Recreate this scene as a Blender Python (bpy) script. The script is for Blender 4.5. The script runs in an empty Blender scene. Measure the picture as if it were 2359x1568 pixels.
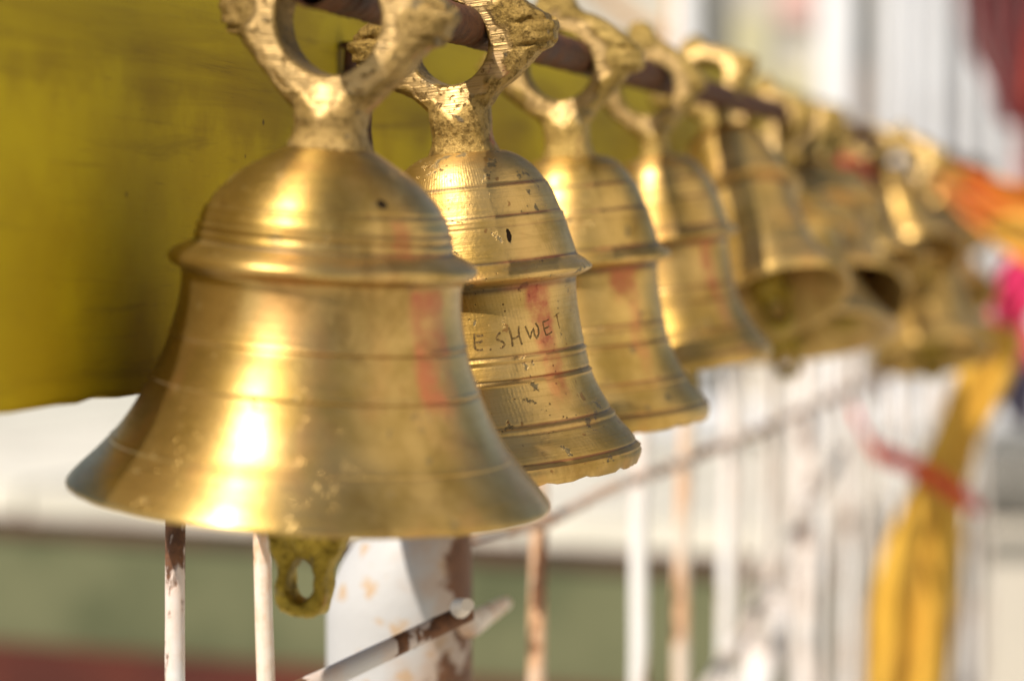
import bpy, bmesh, math, random
import numpy as np
from mathutils import Vector, Matrix, noise

random.seed(7)
sc = bpy.context.scene
col = sc.collection
R = math.radians

# ------------------------------------------------------------------ camera, sky, sun
FPX = 5570.0                      # focal length in pixels of a 2359 px wide picture
CAM = Vector((0.0, 0.0, 1.45))
PITCH = math.atan(261.0 / FPX)
Z1 = 0.544                        # depth of the nearest bell
U = Z1 / FPX                      # one picture pixel at that depth, in metres
cam_d = bpy.data.cameras.new('camera')
cam_d.sensor_width = 36.0
cam_d.lens = 36.0 * FPX / 2359.0
cam_d.clip_start = 0.02
cam_d.clip_end = 2000
cam_d.dof.use_dof = True
cam_d.dof.focus_distance = 0.615
cam_d.dof.aperture_fstop = 7.6
cam = bpy.data.objects.new('camera', cam_d)
cam.location = CAM
cam.rotation_euler = (math.pi / 2 - PITCH, 0, 0)
col.objects.link(cam)
sc.camera = cam

SUN_AZ = R(220.0)                 # clockwise from +Y
SUN_EL = R(50.0)
world = bpy.data.worlds.new('World')
sc.world = world
world.use_nodes = True
wn = world.node_tree
sky = wn.nodes.new('ShaderNodeTexSky')
sky.sky_type = 'NISHITA'
sky.sun_disc = False
sky.sun_elevation = SUN_EL
sky.sun_rotation = SUN_AZ
wn.links.new(sky.outputs[0], wn.nodes['Background'].inputs[0])
wn.nodes['Background'].inputs[1].default_value = 0.07
sun_d = bpy.data.lights.new('sun', 'SUN')
sun_d.energy = 5.0
sun_d.angle = R(0.6)
sun_d.color = (1.0, 0.90, 0.76)
sun = bpy.data.objects.new('sun', sun_d)
sdir = Vector((math.sin(SUN_AZ) * math.cos(SUN_EL), math.cos(SUN_AZ) * math.cos(SUN_EL), math.sin(SUN_EL)))
sun.rotation_euler = sdir.to_track_quat('Z', 'Y').to_euler()
sun.location = sdir * 20
col.objects.link(sun)

sc.view_settings.view_transform = 'Standard'
sc.view_settings.look = 'None'
sc.view_settings.exposure = 0.36
sc.view_settings.gamma = 1.0
sc.render.engine = 'CYCLES'
sc.cycles.use_denoising = True
sc.cycles.max_bounces = 8
sc.cycles.sample_clamp_indirect = 6.0

# ------------------------------------------------------------------ placing helpers
FWD = Vector((0, math.cos(PITCH), -math.sin(PITCH)))
UPV = Vector((0, math.sin(PITCH), math.cos(PITCH)))
RGT = Vector((1, 0, 0))


def P(u, v, d):
    """World point seen at picture position (u, v) and depth d metres."""
    return CAM + d * (FWD + RGT * ((u - 1179.5) / FPX) + UPV * ((784 - v) / FPX))


ROW = Vector((1580 / FPX, math.cos(PITCH) + math.sin(PITCH) * 261 / FPX, 0)).normalized()
NRM = Vector((ROW.y, -ROW.x, 0))              # from the board towards the bells
ROW_ANG = math.atan2(ROW.x, ROW.y)
ROD_K = lambda u: 1970.0 / (2760.0 - u)       # depth ratio along the rod
FEN_K = lambda u: 2545.0 / (2760.0 - u)       # depth ratio along the board and fence
BAR_K = lambda u: 2580.0 / (2760.0 - u)


def tag(o, label=None, cat=None, group=None, kind=None):
    if label: o['label'] = label
    if cat: o['category'] = cat
    if group: o['group'] = group
    if kind: o['kind'] = kind
    return o


def link(name, me, mat=None, parent=None, angle=40):
    o = bpy.data.objects.new(name, me)
    col.objects.link(o)
    if mat is not None:
        me.materials.append(mat)
    if parent is not None:
        o.parent = parent
    if len(me.polygons):
        me.polygons.foreach_set('use_smooth', [True] * len(me.polygons))
        me.set_sharp_from_angle(angle=R(angle))
    return o


def empty(name, loc, mat=None):
    o = bpy.data.objects.new(name, None)
    o.empty_display_size = 0.02
    col.objects.link(o)
    if mat is not None:
        o.matrix_world = mat
    else:
        o.location = loc
    return o


def mesh(name, verts, faces):
    me = bpy.data.meshes.new(name)
    me.from_pydata([tuple(v) for v in verts], [], faces)
    me.update()
    return me


def tube(pts, rads, seg=16, caps=True):
    """A tube through points with one radius each: (verts, faces)."""
    vs, fs = [], []
    n = len(pts)
    up = None
    for i, p in enumerate(pts):
        t = (pts[min(i + 1, n - 1)] - pts[max(i - 1, 0)]).normalized()
        if up is None:
            up = Vector((0, 0, 1)) if abs(t.z) < 0.9 else Vector((1, 0, 0))
        a = up.cross(t).normalized()
        b = t.cross(a).normalized()
        up = b
        for k in range(seg):
            w = 2 * math.pi * k / seg
            vs.append(p + (a * math.cos(w) + b * math.sin(w)) * rads[i])
    for i in range(n - 1):
        for k in range(seg):
            k2 = (k + 1) % seg
            fs.append((i * seg + k, i * seg + k2, (i + 1) * seg + k2, (i + 1) * seg + k))
    if caps:
        fs.append(tuple(reversed(range(seg))))
        fs.append(tuple(range((n - 1) * seg, n * seg)))
    return vs, fs


def box(corner, ex, ey, ez, bevel=0.0):
    """A box from a corner and three edge vectors, bevelled."""
    bm = bmesh.new()
    vs = []
    for k in (0, 1):
        for j in (0, 1):
            for i in (0, 1):
                vs.append(bm.verts.new(corner + ex * i + ey * j + ez * k))
    for f in ((0, 2, 3, 1), (4, 5, 7, 6), (0, 1, 5, 4), (2, 6, 7, 3), (0, 4, 6, 2), (1, 3, 7, 5)):
        bm.faces.new([vs[i] for i in f])
    bmesh.ops.recalc_face_normals(bm, faces=bm.faces)
    if bevel:
        bmesh.ops.bevel(bm, geom=list(bm.edges), offset=bevel, segments=2, affect='EDGES')
    me = bpy.data.meshes.new('box')
    bm.to_mesh(me)
    bm.free()
    return me


# ------------------------------------------------------------------ material helpers
class Mat:
    def __init__(self, name):
        self.m = bpy.data.materials.new(name)
        self.m.use_nodes = True
        self.nt = self.m.node_tree
        self.b = self.nt.nodes['Principled BSDF']
        self.tc = self.nt.nodes.new('ShaderNodeTexCoord')
        self.pos = self.tc.outputs['Object']

    def put(self, sock, v):
        if v is None:
            return
        if hasattr(v, 'is_output'):
            self.nt.links.new(v, sock)
        elif isinstance(v, (tuple, list)) and len(v) == 3 and sock.type == 'RGBA':
            sock.default_value = (*v, 1)
        else:
            sock.default_value = v

    def math(self, op, a, b=0.0, c=None, clamp=False):
        n = self.nt.nodes.new('ShaderNodeMath')
        n.operation = op
        n.use_clamp = clamp
        self.put(n.inputs[0], a)
        self.put(n.inputs[1], b)
        if c is not None:
            self.put(n.inputs[2], c)
        return n.outputs[0]

    def noise(self, scale, detail=4.0, rough=0.55, vec=None, dist=0.0):
        n = self.nt.nodes.new('ShaderNodeTexNoise')
        n.inputs['Scale'].default_value = scale
        n.inputs['Detail'].default_value = detail
        n.inputs['Roughness'].default_value = rough
        n.inputs['Distortion'].default_value = dist
        self.put(n.inputs['Vector'], vec if vec is not None else self.pos)
        return n.outputs['Fac']

    def vor(self, scale, vec=None):
        n = self.nt.nodes.new('ShaderNodeTexVoronoi')
        n.inputs['Scale'].default_value = scale
        self.put(n.inputs['Vector'], vec if vec is not None else self.pos)
        return n.outputs['Distance']

    def step(self, v, lo, hi, a=0.0, b=1.0):
        n = self.nt.nodes.new('ShaderNodeMapRange')
        n.interpolation_type = 'SMOOTHSTEP'
        for i, x in enumerate((v, lo, hi, a, b)):
            self.put(n.inputs[i], x)
        return n.outputs[0]

    def lin(self, v, lo, hi, a, b):
        n = self.nt.nodes.new('ShaderNodeMapRange')
        for i, x in enumerate((v, lo, hi, a, b)):
            self.put(n.inputs[i], x)
        return n.outputs[0]

    def mix(self, f, a, b):
        n = self.nt.nodes.new('ShaderNodeMix')
        n.data_type = 'RGBA'
        self.put(n.inputs[0], f)
        self.put(n.inputs[6], a)
        self.put(n.inputs[7], b)
        return n.outputs[2]

    def fmix(self, f, a, b):
        n = self.nt.nodes.new('ShaderNodeMix')
        n.data_type = 'FLOAT'
        self.put(n.inputs[0], f)
        self.put(n.inputs[2], a)
        self.put(n.inputs[3], b)
        return n.outputs[0]

    def xyz(self, v=None):
        n = self.nt.nodes.new('ShaderNodeSeparateXYZ')
        self.put(n.inputs[0], v if v is not None else self.pos)
        return n.outputs

    def vec(self, x, y, z):
        n = self.nt.nodes.new('ShaderNodeCombineXYZ')
        for i, q in enumerate((x, y, z)):
            self.put(n.inputs[i], q)
        return n.outputs[0]

    def attr(self, name):
        n = self.nt.nodes.new('ShaderNodeAttribute')
        n.attribute_name = name
        return n.outputs['Fac']

    def bump(self, h, strength, dist, prev=None):
        n = self.nt.nodes.new('ShaderNodeBump')
        n.inputs['Strength'].default_value = strength
        n.inputs['Distance'].default_value = dist
        self.put(n.inputs['Height'], h)
        if prev is not None:
            self.put(n.inputs['Normal'], prev)
        return n.outputs[0]

    def out(self, color=None, rough=None, metal=None, normal=None, spec=None):
        if color is not None: self.put(self.b.inputs['Base Color'], color)
        if rough is not None: self.put(self.b.inputs['Roughness'], rough)
        if metal is not None: self.put(self.b.inputs['Metallic'], metal)
        if normal is not None: self.put(self.b.inputs['Normal'], normal)
        if spec is not None: self.b.inputs['Specular IOR Level'].default_value = spec
        return self.m


VERMILION = (0.46, 0.085, 0.035)


def brass_body(name, seed, marks, base, old=0.5, rough=0.30, chatter=0.0, aniso=0.45, pits=()):
    """Turned brass. marks = [(angle, half width, z top, z bottom, strength)] rubbed vermilion."""
    m = Mat(name)
    x, y, z = m.xyz()
    ang = m.math('ARCTAN2', x, m.math('MULTIPLY', y, -1.0))
    off = m.vec(seed * 3.1, seed * 1.7, seed * 0.9)
    n = m.nt.nodes.new('ShaderNodeVectorMath')
    n.operation = 'ADD'
    m.put(n.inputs[0], m.pos)
    m.put(n.inputs[1], off)
    p = n.outputs[0]
    lathe = m.noise(1.0, 3.0, 0.6, m.vec(m.math('MULTIPLY', ang, 1.2), seed, m.math('MULTIPLY', z, 1900.0)))
    lathe2 = m.noise(1.0, 2.0, 0.5, m.vec(m.math('MULTIPLY', ang, 0.6), seed + 5, m.math('MULTIPLY', z, 420.0)))
    big = m.noise(42.0, 5.0, 0.6, p)
    med = m.noise(150.0, 6.0, 0.65, p)
    fine = m.noise(900.0, 3.0, 0.6, p)
    grime = m.attr('grime')
    tarn = (base[0] * 0.62, base[1] * 0.60, base[2] * 0.42)
    warm = (base[0] * 1.02, base[1] * 0.84, base[2] * 0.85)
    c = m.mix(m.step(big, 0.38, 0.68), base, tarn)
    c = m.mix(m.step(m.noise(70.0, 4.0, 0.5, m.vec(m.math('MULTIPLY', x, 1.0), y, m.math('MULTIPLY', z, 0.35))), 0.50, 0.72, 0.0, 0.7), c, warm)
    c = m.mix(m.math('MULTIPLY', m.step(lathe, 0.45, 0.75), 0.30), c, tarn)
    # grey green patina with hard edges
    pat = m.math('MULTIPLY', m.step(med, 0.66 - 0.07 * old, 0.70 - 0.07 * old), old)
    c = m.mix(pat, c, (0.15, 0.115, 0.055))
    # pits and specks
    pit = m.step(m.vor(520.0, p), 0.10, 0.17, 1.0, 0.0)
    pit = m.math('MULTIPLY', pit, m.step(m.noise(60.0, 2.0, 0.5, p), 0.52, 0.62))
    pit = m.math('MULTIPLY', pit, old)
    speck = m.math('MULTIPLY', m.step(m.noise(330.0, 2.0, 0.5, p), 0.70, 0.74), old)
    c = m.mix(m.math('MULTIPLY', pit, 0.85), c, (0.06, 0.035, 0.015))
    c = m.mix(m.math('MULTIPLY', speck, 0.6), c, (0.22, 0.07, 0.02))
    # brown handling stains with their own outline, and casting holes
    stain = m.noise(28.0, 6.0, 0.7, m.vec(m.math('ADD', x, seed), y, m.math('MULTIPLY', z, 0.8)), 0.8)
    c = m.mix(m.math('MULTIPLY', m.step(stain, 0.54, 0.66), 0.55), c, (base[0] * 0.42, base[1] * 0.36, base[2] * 0.25))
    hole = None
    hw_ = m.lin(m.noise(420.0, 3.0, 0.6, p), 0.3, 0.7, -0.35, 0.35)
    for pa, pz, pr, ph in pits:
        da = m.math('DIVIDE', m.math('SUBTRACT', ang, pa), pr)
        dz = m.math('DIVIDE', m.math('SUBTRACT', z, pz), ph)
        dd = m.math('SQRT', m.math('ADD', m.math('MULTIPLY', da, da), m.math('MULTIPLY', dz, dz)))
        hole = m.step(m.math('ADD', dd, hw_), 0.75, 1.0, 1.0, 0.0)
        c = m.mix(hole, c, (0.03, 0.018, 0.010))
    # dirt in the turned grooves, red where the vermilion was rubbed in
    gm = m.math('MULTIPLY', grime, m.step(big, 0.25, 0.5, 0.45, 1.0))
    red_g = m.step(m.math('ABSOLUTE', m.math('SUBTRACT', ang, marks[0][0] - 0.02)), 0.18, 0.50, 0.8, 0.0)
    c = m.mix(gm, c, m.mix(red_g, (0.085, 0.055, 0.022), (0.26, 0.06, 0.022)))
    red = None
    wob = m.lin(m.noise(60.0, 4.0, 0.6, p), 0.3, 0.7, -0.07, 0.07)
    for a0, hw, zt, zb, st in marks:
        d = m.math('ABSOLUTE', m.math('SUBTRACT', m.math('ADD', ang, wob), a0))
        k = m.step(d, hw * 0.55, hw * 1.1, 1.0, 0.0)
        k = m.math('MULTIPLY', k, m.step(m.math('ADD', z, m.math('MULTIPLY', wob, 0.03)), zb - 0.004, zb + 0.004))
        k = m.math('MULTIPLY', k, m.step(z, zt - 0.001, zt + 0.001, 1.0, 0.0))
        k = m.math('MULTIPLY', k, m.step(m.math('ADD', m.math('MULTIPLY', med, 0.6), m.math('MULTIPLY', big, 0.4)), 0.36, 0.60, st * 0.12, st), clamp=True)
        red = k if red is None else m.math('MAXIMUM', red, k)
    c = m.mix(red, c, VERMILION)
    metal = m.math('SUBTRACT', 0.92, m.math('MAXIMUM', m.math('MULTIPLY', red, 0.8), m.math('MAXIMUM', m.math('MULTIPLY', pat, 0.6), m.math('MULTIPLY', gm, 0.6))))
    rgh = m.math('ADD', m.lin(big, 0.3, 0.7, rough - 0.05, rough + 0.10), m.lin(lathe, 0.3, 0.7, -0.03, 0.06))
    rgh = m.math('MAXIMUM', rgh, m.math('MULTIPLY', m.math('MAXIMUM', pat, red), 0.62))
    h = m.math('ADD', m.math('MULTIPLY', lathe, 0.5), m.math('MULTIPLY', lathe2, 0.7))
    nb = m.bump(h, 0.34, 0.0004)
    if chatter:
        w = m.math('SINE', m.math('ADD', m.math('MULTIPLY', ang, 170.0), m.math('ADD', m.math('MULTIPLY', z, 900.0), m.math('MULTIPLY', med, 5.0))))
        w = m.math('MULTIPLY', w, m.step(m.noise(55.0, 3.0, 0.5, p), 0.45, 0.6))
        nb = m.bump(w, chatter, 0.00025, nb)
    if hole is not None:
        pat = m.math('MAXIMUM', pat, hole)
    pit_h = m.math('SUBTRACT', m.math('MULTIPLY', med, 0.5 * old), m.math('MAXIMUM', pit, m.math('MULTIPLY', pat, 0.5)))
    nb = m.bump(pit_h, 0.5 * old + 0.06, 0.0008, nb)
    nb = m.bump(fine, 0.10 * old + 0.03, 0.0005, nb)
    m.b.inputs['Anisotropic'].default_value = aniso
    m.b.inputs['Anisotropic Rotation'].default_value = 0.25
    t = m.nt.nodes.new('ShaderNodeTangent')
    t.direction_type = 'RADIAL'
    t.axis = 'Z'
    m.put(m.b.inputs['Tangent'], t.outputs[0])
    return m.out(c, rgh, metal, nb)


def brass_cast(name, seed, base, old=0.6, filed=True):
    """Rough sand-cast brass, bright and scratched where the flat faces were filed."""
    m = Mat(name)
    x, y, z = m.xyz()
    n = m.nt.nodes.new('ShaderNodeVectorMath')
    n.operation = 'ADD'
    m.put(n.inputs[0], m.pos)
    m.put(n.inputs[1], m.vec(seed * 2.3, seed, seed * 1.9))
    p = n.outputs[0]
    big = m.noise(70.0, 5.0, 0.6, p)
    med = m.noise(480.0, 5.0, 0.72, p)
    fine = m.noise(1900.0, 4.0, 0.7, p)
    dark = (base[0] * 0.30, base[1] * 0.27, base[2] * 0.22)
    c = m.mix(m.step(big, 0.36, 0.62), base, (base[0] * 0.62, base[1] * 0.60, base[2] * 0.5))
    c = m.mix(m.math('MULTIPLY', m.step(med, 0.48, 0.62), old), c, dark)
    c = m.mix(m.math('MULTIPLY', m.step(fine, 0.55, 0.66), 0.7 * old), c, (0.05, 0.035, 0.018))
    grey = m.math('MULTIPLY', m.step(m.noise(120.0, 3.0, 0.6, p), 0.60, 0.66), 0.55 * old)
    c = m.mix(grey, c, (0.14, 0.13, 0.10))
    red = m.math('MULTIPLY', m.step(m.noise(95.0, 3.0, 0.5, p), 0.62, 0.68), m.step(x, 0.003, 0.010))
    c = m.mix(m.math('MULTIPLY', red, 0.5), c, VERMILION)
    f = 0.0
    nb = None
    if filed:
        f = m.math('MULTIPLY', m.attr('filed'), m.step(med, 0.66, 0.56))
        c = m.mix(m.math('MULTIPLY', f, 0.85), c, (0.54, 0.37, 0.165))
        sc_ = m.noise(1.0, 2.0, 0.5, m.vec(m.math('MULTIPLY', x, 55.0), 0.0, m.math('MULTIPLY', z, 2300.0)))
        nb = m.bump(m.math('MULTIPLY', sc_, f), 0.5, 0.0006)
        c = m.mix(m.math('MULTIPLY', m.math('MULTIPLY', f, m.step(sc_, 0.55, 0.68)), 0.5), c, dark)
    inv = m.math('SUBTRACT', 1.0, f)
    nb = m.bump(m.math('MULTIPLY', med, inv), 0.7, 0.0013, nb)
    nb = m.bump(m.math('MULTIPLY', fine, inv), 0.55, 0.0006, nb)
    metal = m.math('SUBTRACT', 0.92, m.math('MULTIPLY', m.math('MAXIMUM', grey, red), 0.9))
    rg = m.fmix(f, m.lin(med, 0.3, 0.7, 0.42, 0.60), 0.46)
    return m.out(c, rg, metal, nb)


def flat_mat(name, c1, c2, scale=20.0, rough=0.75, bump=0.15, dist=0.002, lo=0.4, hi=0.65, spec=0.3):
    m = Mat(name)
    a = m.noise(scale, 6.0, 0.6)
    b = m.noise(scale * 6, 4.0, 0.6)
    c = m.mix(m.step(a, lo, hi), c1, c2)
    c = m.mix(m.lin(b, 0.35, 0.7, 0.0, 0.35), c, c2)
    return m.out(c, rough, 0.0, m.bump(b, bump, dist), spec)


def chipped_paint(name, paint, amount, seed=0.0, yellow=0.3, scale=60.0):
    """White paint flaking off rusty iron."""
    m = Mat(name)
    n = m.nt.nodes.new('ShaderNodeVectorMath')
    n.operation = 'ADD'
    m.put(n.inputs[0], m.pos)
    m.put(n.inputs[1], m.vec(seed, seed * 0.7, seed * 1.3))
    p = n.outputs[0]
    x, y, z = m.xyz(p)
    a = m.noise(scale, 5.0, 0.6, m.vec(x, y, m.math('MULTIPLY', z, 0.32)))
    b = m.noise(scale * 5, 4.0, 0.6, p)
    chip = m.step(m.math('ADD', a, m.math('MULTIPLY', b, 0.12)), 0.725 - amount, 0.765 - amount)
    halo = m.step(m.math('ADD', a, m.math('MULTIPLY', b, 0.2)), 0.62 - amount, 0.80 - amount)
    c = m.mix(m.math('MULTIPLY', halo, yellow), paint, (0.60, 0.28, 0.09))
    c = m.mix(m.step(b, 0.5, 0.8, 0.0, 0.25), c, (0.5, 0.46, 0.42))
    rust = m.mix(m.step(b, 0.35, 0.65), (0.07, 0.032, 0.018), (0.17, 0.075, 0.035))
    c = m.mix(chip, c, rust)
    nb = m.bump(m.math('SUBTRACT', m.math('MULTIPLY', b, 0.3), chip), 0.6, 0.0006)
    return m.out(c, m.fmix(chip, 0.45, 0.85), 0.0, nb, 0.35)


def cloth_mat(name, c1, c2, scale=30.0):
    m = Mat(name)
    a = m.noise(scale, 4.0, 0.6)
    w = m.noise(900.0, 2.0, 0.5)
    c = m.mix(m.step(a, 0.35, 0.65), c1, c2)
    m.b.inputs['Sheen Weight'].default_value = 0.3
    return m.out(c, 0.85, 0.0, m.bump(w, 0.3, 0.0005), 0.15)


# ------------------------------------------------------------------ materials
def board_material():
    m = Mat('mustard_paint')
    x, y, z = m.xyz()
    run = m.math('ADD', m.math('MULTIPLY', x, ROW.x), m.math('MULTIPLY', y, ROW.y))
    g = m.vec(m.math('MULTIPLY', run, 9.0), 0.0, m.math('MULTIPLY', z, 150.0))
    grain = m.noise(1.0, 7.0, 0.65, g, 0.6)
    gfine = m.noise(1.0, 5.0, 0.7, m.vec(m.math('MULTIPLY', run, 70.0), 1.0, m.math('MULTIPLY', z, 900.0)))
    blot = m.noise(16.0, 5.0, 0.6)
    fade = m.noise(7.0, 3.0, 0.5)
    c = m.mix(m.step(blot, 0.35, 0.68), (0.50, 0.385, 0.003), (0.38, 0.27, 0.002))
    c = m.mix(m.step(fade, 0.45, 0.65, 0.0, 0.55), c, (0.55, 0.44, 0.004))
    # a brown band along the board, uneven at its edges and broken by the grain
    band = m.step(m.math('ABSOLUTE', m.math('SUBTRACT', m.math('ADD', z, m.lin(blot, 0.3, 0.7, -0.012, 0.012)), 1.489)), 0.004, 0.017, 1.0, 0.0)
    c = m.mix(m.math('MULTIPLY', band, m.lin(grain, 0.35, 0.65, 0.2, 0.6)), c, (0.17, 0.10, 0.003))
    c = m.mix(m.math('MULTIPLY', m.step(grain, 0.56, 0.70), 0.3), c, (0.10, 0.06, 0.004))
    c = m.mix(m.math('MULTIPLY', m.step(gfine, 0.60, 0.72), 0.40), c, (0.10, 0.055, 0.008))
    sp = m.step(m.vor(70.0), 0.035, 0.075, 1.0, 0.0)
    sp = m.math('MULTIPLY', sp, m.step(m.noise(30.0, 1.0), 0.5, 0.56))
    c = m.mix(m.math('MULTIPLY', sp, 0.8), c, (0.045, 0.02, 0.006))
    nb = m.bump(grain, 0.25, 0.0012)
    nb = m.bump(gfine, 0.25, 0.0005, nb)
    return m.out(c, 0.62, 0.0, nb, 0.3)


def rust_material():
    m = Mat('rusty_iron')
    a = m.noise(160.0, 6.0, 0.65)
    b = m.noise(900.0, 4.0, 0.7)
    c = m.mix(m.step(a, 0.36, 0.64), (0.06, 0.027, 0.014), (0.13, 0.052, 0.022))
    c = m.mix(m.step(b, 0.5, 0.7, 0.0, 0.6), c, (0.035, 0.02, 0.014))
    nb = m.bump(b, 0.6, 0.0006)
    nb = m.bump(a, 0.4, 0.0012, nb)
    return m.out(c, m.lin(a, 0.3, 0.7, 0.5, 0.8), 0.05, nb, 0.3)


M_board = board_material()
M_rust = rust_material()
M_white = chipped_paint('chipped_white_paint', (0.68, 0.67, 0.67), 0.10, 0.0, 0.30)
M_chip = chipped_paint('peeling_white_paint', (0.66, 0.65, 0.66), 0.20, 1.0, 0.35, 45.0)
M_worn = chipped_paint('worn_cream_paint', (0.70, 0.62, 0.54), 0.08, 3.0, 0.7)
M_brown = chipped_paint('rust_brown_paint', (0.62, 0.55, 0.48), 0.08, 5.0, 0.8)
M_pale = flat_mat('pale_rail_paint', (0.52, 0.49, 0.46), (0.42, 0.35, 0.30), 30.0)

# ------------------------------------------------------------------ the setting
ground_me = mesh('ground', [(-400, -300, 0), (400, -300, 0), (400, 900, 0), (-400, 900, 0)], [(0, 1, 2, 3)])
ground = link('ground', ground_me, flat_mat('pale_courtyard', (0.52, 0.50, 0.44), (0.42, 0.42, 0.36), 0.6, 0.85, 0.1, 0.01))
tag(ground, kind='structure')

# sunlit white wall that closes the courtyard on the right: the bells mirror it and it lights the board
cw = link('courtyard_wall', box(Vector((1.5, -2.3, 0)), Vector((0.2, 0, 0)), Vector((0, 3.4, 0)), Vector((0, 0, 3.8)), 0.01), flat_mat('white_courtyard_wall', (0.80, 0.77, 0.71), (0.70, 0.67, 0.61), 2.0, 0.8))
tag(cw, kind='structure')
sw = link('dark_reflection_slab', box(Vector((0.25, -2.5, 0)), Vector((0.60, 0, 0)), Vector((0, 0.15, 0)), Vector((0, 0, 4.5)), 0.01), flat_mat('dark_slab_brown', (0.045, 0.030, 0.018), (0.030, 0.020, 0.014), 6.0, 0.8))  # unseen dark slab added behind the camera, stands in for the photographer's reflection
tag(sw, kind='structure')

# terrace: a low white platform with a green riser on a dark red plinth
TA, TB = P(-900, 1148, 4.33), P(1880, 1295, 3.46)
TZ = CAM.z - 0.428
ta, tb = Vector((TA.x, TA.y, TZ)), Vector((TB.x, TB.y, TZ))
tx = (tb - ta)
tn = Vector((-tx.y, tx.x, 0)).normalized()          # away from the camera
terrace = empty('terrace', (ta.x, ta.y, 0))
tag(terrace, kind='structure')
inv_t = terrace.matrix_basis.inverted()
M_slab = flat_mat('white_marble', (0.66, 0.63, 0.55), (0.46, 0.44, 0.38), 1.8, 0.55, 0.05, 0.004)
M_green = flat_mat('green_limewash', (0.125, 0.13, 0.068), (0.062, 0.072, 0.034), 3.2, 0.8)
M_maroon = flat_mat('maroon_paint', (0.10, 0.020, 0.010), (0.06, 0.012, 0.007), 6.0, 0.7)
M_edge = flat_mat('brown_edge_paint', (0.075, 0.032, 0.02), (0.05, 0.026, 0.018), 12.0, 0.7)


def child_box(name, corner, ex, ey, ez, mat, parent, bevel=0.0):
    me = box(corner, ex, ey, ez, bevel)
    me.transform(Matrix.Translation(-parent.location))
    return link(name, me, mat, parent)


Zv = Vector((0, 0, 1))
# paving slabs of the terrace top, laid with open joints
ns = 5
for i in range(ns):
    for j in range(2):
        w = tx.length / ns
        c0 = ta + tx.normalized() * (i * w + 0.004) + tn * (-0.02 + j * 0.6 + 0.004)
        child_box('paving_slab', c0 + Zv * (-0.048 + 0.002 * ((i * 3 + j) % 2)), tx.normalized() * (w - 0.008), tn * 0.592, Zv * 0.048, M_slab, terrace, 0.003)
child_box('edge_strip', ta + Zv * -0.078 + tn * -0.008, tx, tn * 0.5, Zv * 0.030, M_edge, terrace)
child_box('riser', ta + Zv * -0.258, tx, tn * 1.14, Zv * 0.180, M_green, terrace)
child_box('plinth', ta + tn * -0.03 + Zv * -TZ, tx, tn * 1.14, Zv * (TZ - 0.258), M_maroon, terrace, 0.004)

# pale temple building far behind
bd = 9.5
b0 = P(1250, 700, bd)
b1 = P(3000, 700, bd + 0.8)
bx = Vector((b1.x - b0.x, b1.y - b0.y, 0))
bxn = bx.normalized()
bn = Vector((-bxn.y, bxn.x, 0))
bld = empty('temple_building', (b0.x, b0.y, 0))
tag(bld, 'pale plastered temple building with white columns behind the bell row', 'building')
M_plaster = flat_mat('pale_plaster', (0.60, 0.55, 0.47), (0.50, 0.47, 0.40), 1.2, 0.85)
M_colm = flat_mat('white_column_paint', (0.82, 0.83, 0.86), (0.72, 0.72, 0.74), 2.0, 0.7)
M_pink = flat_mat('pink_plaster', (0.66, 0.42, 0.38), (0.58, 0.40, 0.36), 3.0)
M_lime = flat_mat('yellow_plaster', (0.62, 0.56, 0.32), (0.55, 0.52, 0.36), 3.0)
M_peach = flat_mat('peach_plaster', (0.66, 0.47, 0.34), (0.58, 0.46, 0.36), 3.0)
M_greyp = flat_mat('grey_plaster', (0.40, 0.38, 0.34), (0.34, 0.33, 0.30), 3.0)
g0 = Vector((b0.x, b0.y, 0))
child_box('wall', g0, bx, bn * 0.3, Zv * 4.2, M_plaster, bld)


def on_wall(name, u0, u1, v0, v1, proud, mat):
    def hit(u, v):
        d = P(u, v, 1.0) - CAM
        t = (g0 - CAM).dot(bn) / d.dot(bn)
        return CAM + d * t
    a, b_ = hit(u0, v1), hit(u1, v0)
    w = (b_ - a).dot(bxn)
    zb, zt = max(a.z, 0.004), b_.z
    child_box(name, Vector((a.x, a.y, zb)) - bn * proud, bxn * w, bn * (proud - 0.002), Zv * (zt - zb), mat, bld, 0.008)


for u, w in ((1905, 66), (2030, 42), (2098, 58), (2160, 30), (2222, 40), (2290, 40), (1560, 34), (2390, 60), (2500, 60)):
    on_wall('column', u - w / 2, u + w / 2, -330, 1500, 0.16, M_colm)
on_wall('panel', 1790, 1872, -60, 55, 0.03, M_pink)
on_wall('panel', 1690, 1770, 40, 260, 0.03, M_lime)
on_wall('panel', 1790, 1850, 170, 380, 0.03, M_lime)
on_wall('panel', 1945, 2005, 150, 300, 0.03, M_peach)
on_wall('panel', 2115, 2150, -80, 420, 0.05, M_greyp)
on_wall('panel', 1995, 2012, -80, 420, 0.05, M_greyp)
on_wall('panel', 2180, 2200, -80, 420, 0.05, M_greyp)
on_wall('base_course', 1300, 2960, 900, 1000, 0.20, M_colm)

# dark bundle on the courtyard, at the right
def rock(name, c, r, mat, seed):
    bm = bmesh.new()
    bmesh.ops.create_icosphere(bm, subdivisions=4, radius=1.0)
    for v in bm.verts:
        q = v.co.copy()
        k = 1 + 0.28 * noise.fractal(q * 1.4 + Vector((seed, 0, 0)), 0.8, 2.0, 4)
        v.co = Vector((q.x * r[0] * k, q.y * r[1] * k, max(q.z * k, -0.55) * r[2]))
    me = bpy.data.meshes.new(name)
    bm.to_mesh(me)
    bm.free()
    o = link(name, me, mat)
    o.location = c
    return o


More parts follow.
